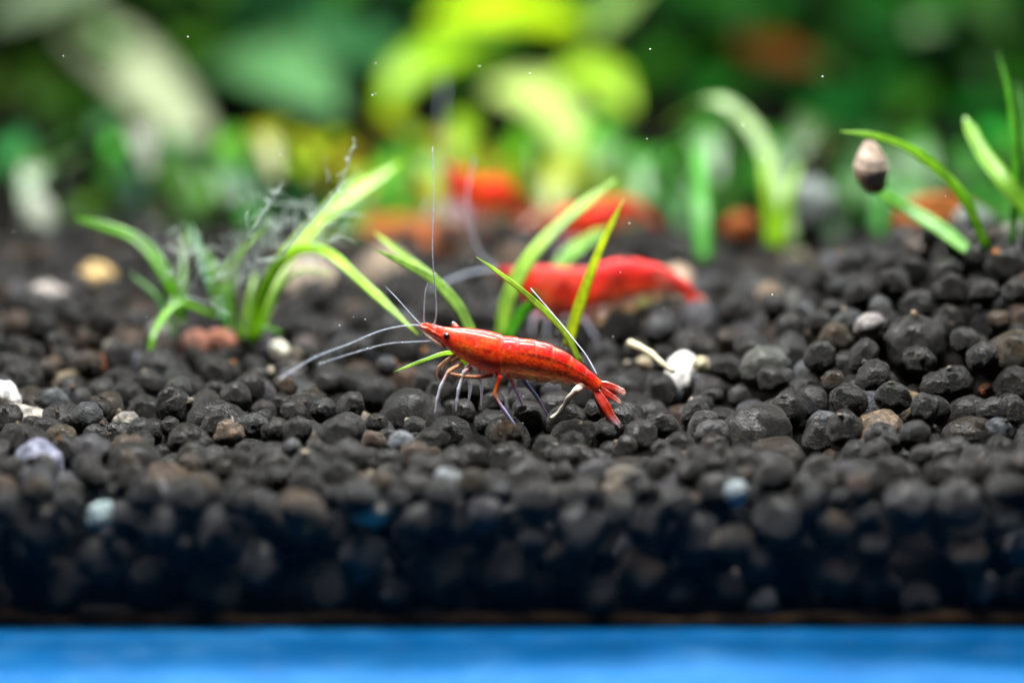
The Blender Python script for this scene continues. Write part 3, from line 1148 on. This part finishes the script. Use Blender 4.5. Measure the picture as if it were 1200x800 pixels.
GR, YG, LG, DG = (0.075, 0.24, 0.012), (0.22, 0.42, 0.02), (0.20, 0.36, 0.075), (0.02, 0.12, 0.012)
pl = plant('grass_plant', 270, 400, 37.4, 'green grass plant with arching leaves wrapped in grey hair algae')
LP = [
    ([(212, 372, 37.2), (195, 325, 37.2), (158, 280, 37.4), (88, 256, 37.8)], 30, GR, 'strap'),
    ([(176, 428, 36.4), (180, 392, 36.5), (206, 356, 37), (232, 362, 37.3), (258, 372, 37.5)], 14, (0.11, 0.30, 0.015), 'strap'),
    ([(212, 398, 38), (214, 330, 38.3), (218, 262, 38.8)], 13, GR, 'blade'),
    ([(253, 362, 37.6), (249, 330, 37.6), (243, 290, 37.6)], 12, (0.12, 0.30, 0.02), 'blade'),
    ([(258, 348, 37.6), (268, 308, 37.6), (298, 280, 37.6)], 11, (0.16, 0.34, 0.02), 'blade'),
    ([(262, 375, 37.6), (235, 300, 38.4), (222, 262, 39)], 16, (0.03, 0.15, 0.05), 'blade'),
    ([(296, 402, 37.2), (306, 350, 37), (335, 302, 36.6), (378, 294, 36.2), (425, 332, 35.4), (490, 392, 34.6)], 26, (0.22, 0.42, 0.02), 'strap'),
    ([(298, 396, 37.4), (326, 318, 37.8), (388, 250, 38.6), (470, 190, 40)], 34, (0.26, 0.46, 0.03), 'strap'),
    ([(292, 402, 37.3), (306, 384, 37.2), (332, 390, 37)], 12, (0.10, 0.28, 0.03), 'blade'),
    ([(285, 398, 37.6), (292, 350, 37.6), (300, 318, 37.8)], 16, (0.16, 0.32, 0.05), 'blade'),
    ([(268, 392, 37.8), (262, 330, 38.0), (232, 285, 38.4)], 12, (0.07, 0.24, 0.03), 'blade'),
    ([(280, 396, 37.2), (272, 340, 37.0), (284, 296, 36.9), (318, 262, 36.8)], 12, (0.18, 0.36, 0.02), 'blade'),
    ([(300, 398, 37.4), (322, 346, 37.4), (352, 318, 37.2), (392, 322, 37.0)], 11, (0.16, 0.36, 0.02), 'blade'),
    ([(304, 396, 37.8), (340, 300, 38.4), (400, 226, 39.4), (436, 206, 40)], 16, (0.20, 0.40, 0.02), 'blade'),
    ([(206, 396, 37.8), (186, 350, 37.8), (150, 318, 38.0)], 10, (0.06, 0.22, 0.03), 'blade'),
    ([(300, 360, 38.2), (345, 300, 38.6), (410, 268, 39.5)], 14, (0.18, 0.36, 0.015), 'blade'),
]
for pts, wd, c, pr in LP:
    leaf(pl, pts, wd * 0.64, c, prof=pr, fold=0.3)
mb = MB()
for k in range(150):
    u = R.random()
    bx, by = 190 + 220 * u, 340 - 80 * u + R.gauss(0, 22)
    if R.random() < 0.25:
        bx, by = R.gauss(320, 32), R.gauss(280, 22)
    d = R.gauss(36.6, 0.6)
    ang = R.gauss(1.1, 0.6)
    L = R.uniform(12, 48)
    pts = []
    for j in range(7):
        ang += R.gauss(0, 0.28)
        pts.append(P(bx, by, d))
        bx += math.cos(ang) * L / 6
        by -= math.sin(ang) * L / 6
        d += R.gauss(0, 0.03)
    tube(mb, pts, [0.0065, 0.006, 0.0055, 0.005, 0.0045, 0.004, 0.003], 4)
for pts in ([(330, 300), (352, 272), (376, 246), (396, 222), (405, 200), (416, 170)], [(296, 270), (310, 248), (322, 232), (326, 222)]):
    q = catmull([tuple(P(x, y, 35.2)) for x, y in pts], 20)
    tube(mb, [Vector(a) for a in q], np.linspace(0.014, 0.006, 20), 6)
    for a in q[6:]:
        for _ in range(2):
            e = Vector(a) + Vector((R.gauss(0, .06), R.gauss(0, .06), R.gauss(0.02, .06)))
            tube(mb, [Vector(a), (Vector(a) + e) * 0.5 + Vector((0.01, 0, 0.01)), e], [0.006, 0.005, 0.003], 4)
ao = mb.build('hair_algae', M['algae'], pl, off=pl.location)
ao['kind'] = 'stuff'
ao['label'] = 'fine grey green threads of hair algae'

pl = plant('grass_plant', 552, 392, 35.2, 'forked pair of narrow green blades leaning over behind the shrimp head')
leaf(pl, [(556, 398, 35.0), (538, 362, 35.0), (512, 332, 35.0), (478, 312, 34.8), (438, 292, 34.4)], 17, LG, prof='blade', fold=0.3)
leaf(pl, [(540, 368, 35.2), (508, 328, 35.6), (470, 298, 36.1), (438, 272, 36.6)], 13, (0.20, 0.36, 0.03), prof='blade', fold=0.3)

pl = plant('grass_plant', 590, 392, 37.0, 'clump with a broad pale green blade bending over the blurred shrimp')
leaf(pl, [(586, 398, 36.6), (600, 340, 36.6), (640, 280, 36.8), (722, 210, 37.4)], 21, (0.24, 0.42, 0.06), prof='strap', fold=0.25)
leaf(pl, [(594, 396, 36.2), (612, 368, 36.2), (628, 352, 36.0), (622, 338, 35.8)], 17, (0.05, 0.22, 0.01), prof='blade', fold=0.25)
leaf(pl, [(640, 340, 39.0), (668, 298, 39.4), (712, 268, 40)], 19, (0.14, 0.34, 0.04), prof='strap', fold=0.25)

pl = plant('grass_plant', 668, 400, 35.4, 'single upright yellow green blade standing in front of the blurred shrimp')
leaf(pl, [(665, 406, 35.2), (678, 362, 35.2), (700, 300, 35.2), (731, 233, 35.3)], 16, (0.36, 0.46, 0.015), prof='blade', fold=0.3)

pl = plant('grass_plant', 678, 424, 33.9, 'thin light green blade leaning back beside the shrimp tail')
leaf(pl, [(680, 426, 33.9), (660, 388, 33.8), (622, 350, 33.6), (590, 324, 33.4), (558, 301, 33.3)], 10.5, (0.28, 0.45, 0.06), prof='blade', fold=0.25)
pl = plant('grass_plant', 536, 418, 33.6, 'short green blade poking out below the shrimp head')
leaf(pl, [(548, 428, 33.7), (528, 414, 33.5), (498, 422, 33.3), (461, 436, 33.1)], 7.5, (0.20, 0.40, 0.015), prof='blade', fold=0.25)

pl = plant('grass_plant', 1150, 290, 36.5, 'grass plant whose arching leaf carries the snail on the raised bed')
leaf(pl, [(1156, 292, 36.4), (1130, 235, 36.2), (1085, 188, 36.0), (1035, 163, 35.8), (985, 154, 35.6)], 17, (0.16, 0.36, 0.02), prof='blade', fold=0.3)
leaf(pl, [(1136, 296, 36.6), (1100, 268, 36.8), (1060, 244, 37), (1022, 222, 37)], 21, (0.12, 0.34, 0.05), prof='strap', fold=0.3)
pl = plant('grass_plant', 1190, 285, 36.6, 'upright grass plant beside the leaf that carries the snail')
leaf(pl, [(1215, 262, 36.6), (1180, 218, 36.6), (1150, 178, 36.9), (1131, 138, 37.2)], 26, (0.16, 0.36, 0.03), prof='strap', fold=0.3)
leaf(pl, [(1186, 292, 36.8), (1190, 200, 36.8), (1184, 120, 37), (1170, 62, 37.2)], 11, (0.06, 0.25, 0.01), prof='blade', fold=0.3)
leaf(pl, [(1200, 292, 36.8), (1206, 200, 37), (1200, 140, 37.2), (1192, 96, 37.4)], 11, (0.05, 0.22, 0.02), prof='blade', fold=0.3)
leaf(pl, [(1182, 322, 36.2), (1186, 306, 36.2), (1184, 296, 36.2)], 12, (0.05, 0.25, 0.01), prof='blade', fold=0.3)

pl = plant('grass_plant', 880, 285, 43.0, 'blurred grass plant with one pale leaf arching over like a hook')
leaf(pl, [(928, 285, 43), (912, 215, 43.4), (880, 150, 44), (830, 118, 44.6), (762, 160, 47.5)], 24, (0.22, 0.34, 0.15), prof='strap', fold=0.2, hint=(0, -0.7, 0.8))
leaf(pl, [(905, 290, 42.6), (900, 230, 42.6), (893, 180, 42.8)], 20, (0.22, 0.42, 0.02), prof='blade')
leaf(pl, [(912, 290, 42.4), (922, 240, 42.4), (938, 190, 42.6)], 18, (0.22, 0.42, 0.02), prof='blade')
leaf(pl, [(825, 305, 41.5), (822, 240, 41.8), (818, 170, 42.4)], 26, (0.05, 0.28, 0.02), prof='strap')
leaf(pl, [(1030, 275, 44), (1030, 230, 44.4), (1028, 180, 45)], 20, (0.03, 0.18, 0.02), prof='strap')

# ------------------------------------------------------------------ small things lying or hanging about
sn = empty('snail', P(1021, 196, 36.2))
tag(sn, 'small brown and white snail with painted highlight hanging from the arching grass leaf', 'snail')
mb = MB()
NR, NS = 40, 30
for i in range(NR + 1):
    t = i / NR
    rr = 0.21 * math.sin(math.pi * (0.03 + 0.92 * t ** 1.15)) ** 0.7
    for k in range(NS):
        a = 2 * math.pi * k / NS
        sp = t * 4.2 - a / (2 * math.pi)               # spiral suture
        g_ = 1 - 0.07 * math.exp(-((sp - round(sp)) / 0.10) ** 2)
        mb.v.append((rr * g_ * math.cos(a), rr * g_ * math.sin(a), 0.36 - 0.70 * t))
        wv = 0.5 + 0.5 * noise.noise((math.cos(a) * 1.5, math.sin(a) * 1.5, t * 3))
        hi = (1 - sm(t, 0.35, 0.9)) * (0.4 + 0.6 * wv)  # upper shell whitened: highlight put into the colour, mottled by noise
        mb.c.append((0.28 + 0.22 * hi, 0.18 + 0.24 * hi, 0.12 + 0.25 * hi, 1))
for i in range(NR):
    for k in range(NS):
        k2 = (k + 1) % NS
        mb.f.append((i * NS + k, (i + 1) * NS + k, (i + 1) * NS + k2, i * NS + k2))
M['snail'] = plain('snail_foot', (0.24, 0.13, 0.08), 0.5, 0.4, 12, 0.3)
M['snail_shell'], nt_, bs_, _o = mat('snail_shell')
at_ = N(nt_, 'ShaderNodeAttribute', attribute_name='pig')
nt_.links.new(mixc(nt_, 1.0, at_.outputs['Color'], ramp(nt_, noise_tex(nt_, 9, 4).outputs[0], [(0.35, (0.6, 0.55, 0.5)), (0.65, (1.2, 1.2, 1.2))]), 'MULTIPLY'), bs_.inputs['Base Color'])
bs_.inputs['Roughness'].default_value = 0.3
so = mb.build('shell', M['snail_shell'], sn)
so.rotation_euler = (0.15, -0.12, 0)
so.scale = (1.05, 1.05, 1.0)
mb = sphere_mb((0.06, 0.03, -0.22), 0.15, 14, (1.0, 0.95, 0.85))
mb.c = [(0.26, 0.12, 0.06, 1)] * len(mb.c)
mb.build('foot', M['snail'], sn)

# white root under the shrimp, pale root beside the white stone, filament
M['tanroot'] = plain('yellowish_root', (0.34, 0.30, 0.19), 0.5, 0.3, 6, 0.3)
M['twig'] = plain('grey_twig', (0.10, 0.085, 0.07), 0.7, 0.3, 6, 0.3)


def strand(name, pts, r0, r1, m, label, cat):
    o = empty(name, P(*pts[0]))
    mb = MB()
    q = catmull([tuple(P(*a)) for a in pts], 26)
    ph = R.uniform(0, 6)
    q[:, 2] += [r0 * 0.3 * math.sin(ph + i * 0.33) for i in range(26)]
    rr = [r0 + (r1 - r0) * i / 25 * (1) + r0 * 0.08 * math.sin(i * 0.9 + ph) for i in range(26)]
    tube(mb, [Vector(a) for a in q], [max(0.004, x) for x in rr], 8)
    loc = o.location.copy()
    bpy.data.objects.remove(o)
    ob = mb.build(name, M[m], None, off=loc)
    ob.location = loc
    tag(ob, label, cat)


strand('root', [(682, 450, 33.5), (668, 466, 33.35), (658, 478, 33.3), (645, 491, 33.2)], 0.045, 0.016, 'root', 'short white root strand hanging under the shrimp abdomen', 'root')
strand('root', [(738, 400, 35.2), (758, 413, 34.9), (775, 424, 34.7), (790, 436, 34.6)], 0.055, 0.028, 'tanroot', 'pale yellowish root running down to the white stone', 'root')
strand('filament', [(622, 338, 33.8), (648, 368, 33.5), (676, 402, 33.2), (688, 418, 33.1), (700, 440, 33.0)], 0.004, 0.008, 'filament', 'hair-thin pale filament slanting across to the shrimp back', 'filament')
strand('twig', [(272, 488, 33.0), (274, 500, 32.9), (277, 515, 32.8)], 0.015, 0.010, 'twig', 'tiny grey twig standing upright between granules', 'twig')

M['rust'] = plain('rust_stone', (0.12, 0.034, 0.008), 0.8, 0.6, 2.5, 0.5, 0.08)
M['greystone'] = plain('grey_stone', (0.09, 0.105, 0.10), 0.7, 0.3, 2.5, 0.4, 0.1)
M['deadleaf'] = plain('dead_leaf', (0.16, 0.05, 0.008), 0.7, 0.5, 2.0, 0.3, 0.1)
M['palestone'] = plain('pale_stone', (0.17, 0.19, 0.15), 0.6, 0.2, 2.5, 0.4)


def stone(name, px, py, d, rx, ry, m, label, seed, sz=1.0, yaw=0.0):
    me = granule_shape(seed, 4)
    me.materials.append(M[m])
    o = bpy.data.objects.new(name, me)
    COL.objects.link(o)
    o.location = P(px, py, d)
    o.scale = (rx * d / FPX, rx * d / FPX * sz, ry * d / FPX)
    o.rotation_euler = (0, 0, yaw)
    tag(o, label, 'stone')


stone('rust_stone', 520, 284, 45.6, 75, 26, 'rust', 'rust brown stone that the far red shrimp sits on', 31)
stone('rust_stone', 640, 268, 47.5, 40, 22, 'rust', 'small rust brown stone between the two far red shrimps', 36)
stone('round_stone', 946, 240, 44.5, 33, 33, 'greystone', 'round grey stone behind the hook-leaved grass plant', 32)
stone('pale_stone', 45, 285, 47, 22, 60, 'palestone', 'upright whitish stone far behind the algae-covered plant', 33)
stone('rust_stone', 868, 268, 44.0, 22, 18, 'rust', 'little rust red stone at the foot of the hook-leaved plant', 34)
stone('pale_stone', 1140, 262, 40, 24, 22, 'greystone', 'grey pebble behind the stems of the snail plant', 35)
for (pts, wd, lab) in (([(1045, 262, 41), (1100, 246, 41.4), (1160, 250, 41.8)], 40, 'orange brown fallen leaf behind the snail plant'),
                       ([(420, 262, 48), (470, 270, 47), (520, 262, 47)], 40, 'ochre brown fallen leaf next to the rust brown stone')):
    o = empty('fallen_leaf', P(*pts[0]))
    tag(o, lab, 'leaf')
    mb = MB()
    blade(mb, [P(*a) for a in pts], wd * 42 / FPX, n=18, prof='leaf', fold=0.25, thick=0.06)
    loc = o.location.copy()
    bpy.data.objects.remove(o)
    ob = mb.build('fallen_leaf', M['deadleaf'], None, off=loc)
    ob.location = loc
    tag(ob, lab, 'leaf')

# ------------------------------------------------------------------ broad-leaved plants far back
def bg_plant(name, px, py, d, label, group='leafy plants at the back of the tank'):
    return plant(name, px, py, d, label, 'plant', group)


def stem(parent, pts, r, col):
    mb = MB()
    q = catmull([tuple(P(*deeper(*a))) for a in pts], 14)
    tube(mb, [Vector(a) for a in q], [r * (1 - 0.4 * i / 13) for i in range(14)], 8)
    return mb.build('stem', M['leaf'], parent, col, off=parent.location)


UPH = (0.0, -0.55, 0.85)
LIT_PALE, LIT_PALE2 = (0.52, 0.60, 0.44), (0.38, 0.52, 0.36)  # strong light caught by these leaves is put into their base colour
p1 = bg_plant('broad_leaf_plant', 120, 330, 58, 'plant with large grey green leaves painted pale with lamp sheen over the dark gap')
leaf(p1, [(60, 10, 58), (130, 60, 56.5), (200, 130, 55.5), (250, 205, 55)], 88, LIT_PALE, m='broad', prof='leaf', hint=UPH)
leaf(p1, [(-20, 25, 58), (50, 0, 57), (135, -25, 56)], 90, LIT_PALE2, m='broad', prof='leaf', hint=UPH)
leaf(p1, [(190, 260, 57), (145, 222, 56), (95, 215, 55)], 70, (0.20, 0.32, 0.24), m='broad', prof='leaf', hint=UPH)
leaf(p1, [(110, 300, 57), (95, 220, 57), (120, 160, 57)], 34, (0.20, 0.22, 0.14), m='broad', prof='strap')
stem(p1, [(120, 330, 58), (100, 200, 58.5), (60, 10, 58)], 0.16, (0.10, 0.12, 0.06))
stem(p1, [(120, 330, 58), (170, 280, 57.5), (190, 260, 57)], 0.12, (0.10, 0.14, 0.06))

p2 = bg_plant('broad_leaf_plant', 600, 300, 54, 'tall plant with glowing yellow green leaves above the far red shrimp')
YL = (0.50, 0.74, 0.014)
leaf(p2, [(690, 30, 54), (600, 12, 53), (500, 25, 52.5)], 80, YL, m='broad', prof='leaf', hint=UPH)
leaf(p2, [(610, 50, 53.5), (520, 62, 52.5), (470, 92, 52), (448, 150, 52)], 52, (0.32, 0.58, 0.02), m='broad', prof='leaf', hint=(0.2, -0.6, 0.8))
leaf(p2, [(570, 105, 52), (625, 110, 51.5), (665, 150, 51), (680, 225, 51)], 74, (0.50, 0.66, 0.22), m='broad', prof='leaf', hint=UPH)
leaf(p2, [(640, 95, 52), (700, 88, 51.5), (740, 130, 51)], 62, (0.36, 0.60, 0.04), m='broad', prof='leaf', hint=UPH)
leaf(p2, [(670, 60, 55), (705, 25, 54), (760, -20, 53.5)], 62, (0.30, 0.50, 0.14), m='broad', prof='leaf', hint=UPH)
leaf(p2, [(640, 250, 52), (590, 205, 51), (520, 200, 50.5)], 70, (0.18, 0.28, 0.008), m='broad', prof='leaf', hint=UPH)
leaf(p2, [(650, 260, 52), (720, 215, 51), (760, 225, 50.5)], 60, (0.14, 0.24, 0.01), m='broad', prof='leaf', hint=UPH)
stem(p2, [(600, 300, 54), (615, 180, 54.5), (640, 60, 54.5), (690, 30, 54)], 0.15, (0.10, 0.18, 0.02))

p3 = bg_plant('broad_leaf_plant', 350, 310, 57, 'mid green plant with a round light leaf and a cream bud')
leaf(p3, [(250, 70, 58), (320, 75, 56), (400, 130, 55)], 125, (0.14, 0.36, 0.15), m='broad', prof='leaf', hint=UPH)
leaf(p3, [(470, 40, 58), (410, 55, 56.5), (370, 10, 56)], 90, (0.06, 0.24, 0.09), m='broad', prof='leaf', hint=UPH)
leaf(p3, [(280, 250, 55), (340, 232, 54), (420, 230, 53)], 80, (0.06, 0.26, 0.05), m='broad', prof='leaf', hint=UPH)
leaf(p3, [(345, 215, 54), (322, 180, 53.5), (305, 148, 53)], 52, (0.62, 0.60, 0.20), 'bud', m='broad', prof='leaf', hint=UPH)
stem(p3, [(350, 310, 57), (360, 200, 58), (330, 110, 58), (260, 70, 58)], 0.14, (0.03, 0.12, 0.02))

p4 = bg_plant('broad_leaf_plant', 1040, 300, 60, 'deep green plant with one round pale leaf and a rusty dying leaf')
leaf(p4, [(990, 60, 60), (1045, 28, 58.5), (1110, 30, 57.5)], 105, (0.34, 0.55, 0.28), m='broad', prof='leaf', hint=UPH)
leaf(p4, [(860, 45, 58), (905, 58, 57), (960, 78, 56.5)], 58, (0.13, 0.035, 0.006), m='broad', prof='leaf', hint=UPH)
leaf(p4, [(1100, 150, 60), (1000, 135, 58), (930, 165, 57)], 110, (0.012, 0.16, 0.025), m='broad', prof='leaf', hint=UPH)
leaf(p4, [(1050, 190, 60), (1130, 150, 58), (1210, 170, 57)], 120, (0.012, 0.18, 0.02), m='broad', prof='leaf', hint=UPH)
stem(p4, [(1040, 300, 60), (1060, 160, 61), (990, 60, 60)], 0.14, (0.02, 0.10, 0.02))

LABS = ['dark leafy plant filling the gap behind the pale leaf', 'dense teal green plant behind the cream bud', 'shaded green plant under the glowing yellow leaves',
        'dark green plant behind the hook-leaved grass', 'rich green plant behind the snail leaf', 'tall green plant behind the rusty dying leaf',
        'deep green plant between pale leaf and glowing leaves', 'low olive plant behind the far red shrimps', 'low green plant behind the algae-covered grass']
spots = [(60, 280, 63), (330, 280, 63), (560, 270, 62), (800, 270, 62), (1130, 280, 62), (960, 260, 66), (460, 270, 66), (600, 285, 55), (290, 300, 54)]
spots += [(90, 300, 52), (200, 300, 56), (760, 280, 56), (900, 290, 52), (1060, 290, 53), (1170, 280, 56), (460, 285, 52)]
LABS += ['low dark green plant behind the upright whitish stone', 'low teal plant behind the arching algae leaf', 'low dark green plant behind the hook-leaved grass',
         'low green plant around the round grey stone', 'low bright green plant under the snail', 'low deep green plant behind the upright grass', 'low yellow green plant behind the rust brown stone']
spots += [(180, 270, 60), (720, 270, 61), (1060, 270, 60), (880, 270, 60), (20, 260, 60)]
LABS += ['bushy mid green plant beneath the long pale leaf', 'bushy green plant between the glowing leaves and the hook-leaved grass', 'bushy emerald plant beneath the round pale leaf',
         'bushy emerald plant beneath the rusty dying leaf', 'bushy dull green plant above the upright whitish stone']
for k, ((px, py, d), lab) in enumerate(zip(spots, LABS)):
    low = 7 <= k < 16
    pp = bg_plant('leafy_plant', px, py, d, lab)
    for j in range(15 if low else 17):
        a = R.uniform(-1, 1)
        bx = px + a * (170 if low else 130) + R.gauss(0, 20)
        top = R.uniform(150, 265) if low else R.uniform(-70, 250)
        dd = d + R.gauss(0, 1.2)
        L = R.uniform(60, 110) * (0.7 if low else 1)
        dirx = R.choice((-1, 1)) * R.uniform(0.4, 1)
        pts = [(bx, top + 20, dd), (bx + dirx * L * 0.5, top - 12, dd - 0.8), (bx + dirx * L, top + R.uniform(5, 60), dd - 1.8)]
        if k in (7, 15):
            c = (R.uniform(0.08, 0.22), R.uniform(0.16, 0.28), 0.006)
        elif px > 760:
            c = (0.012 + 0.03 * R.random(), R.uniform(0.06, 0.21), 0.010 + 0.012 * R.random())
        elif k in (1, 6, 10):
            c = (0.02 + 0.02 * R.random(), R.uniform(0.08, 0.22), 0.04 + 0.03 * R.random())
        elif k in (0, 9):
            c = (0.015 + 0.02 * R.random(), R.uniform(0.03, 0.09), 0.012)  # darker greens for these two plants
        else:
            c = (0.03 + 0.05 * R.random(), R.uniform(0.12, 0.30), 0.02)
        leaf(pp, pts, R.uniform(55, 95) * (0.6 if low else 1), c, m='broad', back=not low, prof='leaf', hint=(R.gauss(0, .25), -0.6, 0.8))
    for j in range(3):
        x = px + R.uniform(-60, 60)
        stem(pp, [(px, py + 10, d + 0.5), (0.5 * (px + x), py - 90, d + 1), (x, R.uniform(10, 120) if not low else 220, d + 0.8)], 0.10, (0.03, 0.09, 0.02))

# dust drifting in the water
mb = MB()
for (px, py, d) in [(762, 58, 33.4), (964, 90, 33.8), (414, 371, 33.2), (428, 374, 33.5), (398, 381, 33.3), (778, 361, 33.4), (727, 319, 33.5), (1108, 230, 33.6), (440, 110, 34.2), (562, 78, 34.3), (905, 345, 33.4)] + \
        [(R.uniform(0, 1200), R.uniform(0, 420), R.uniform(31.5, 36)) for _ in range(16)]:
    s_ = sphere_mb(P(px, py, d), R.uniform(0.005, 0.010), 6)
    mb.add(s_.v, s_.f)
M['dust'] = plain('water_dust', (0.75, 0.78, 0.75), 0.6, 0.1, 5, 0.0)
tag(mb.build('floating_dust', M['dust']), 'tiny pale specks drifting in the water', 'dust', kind='stuff')
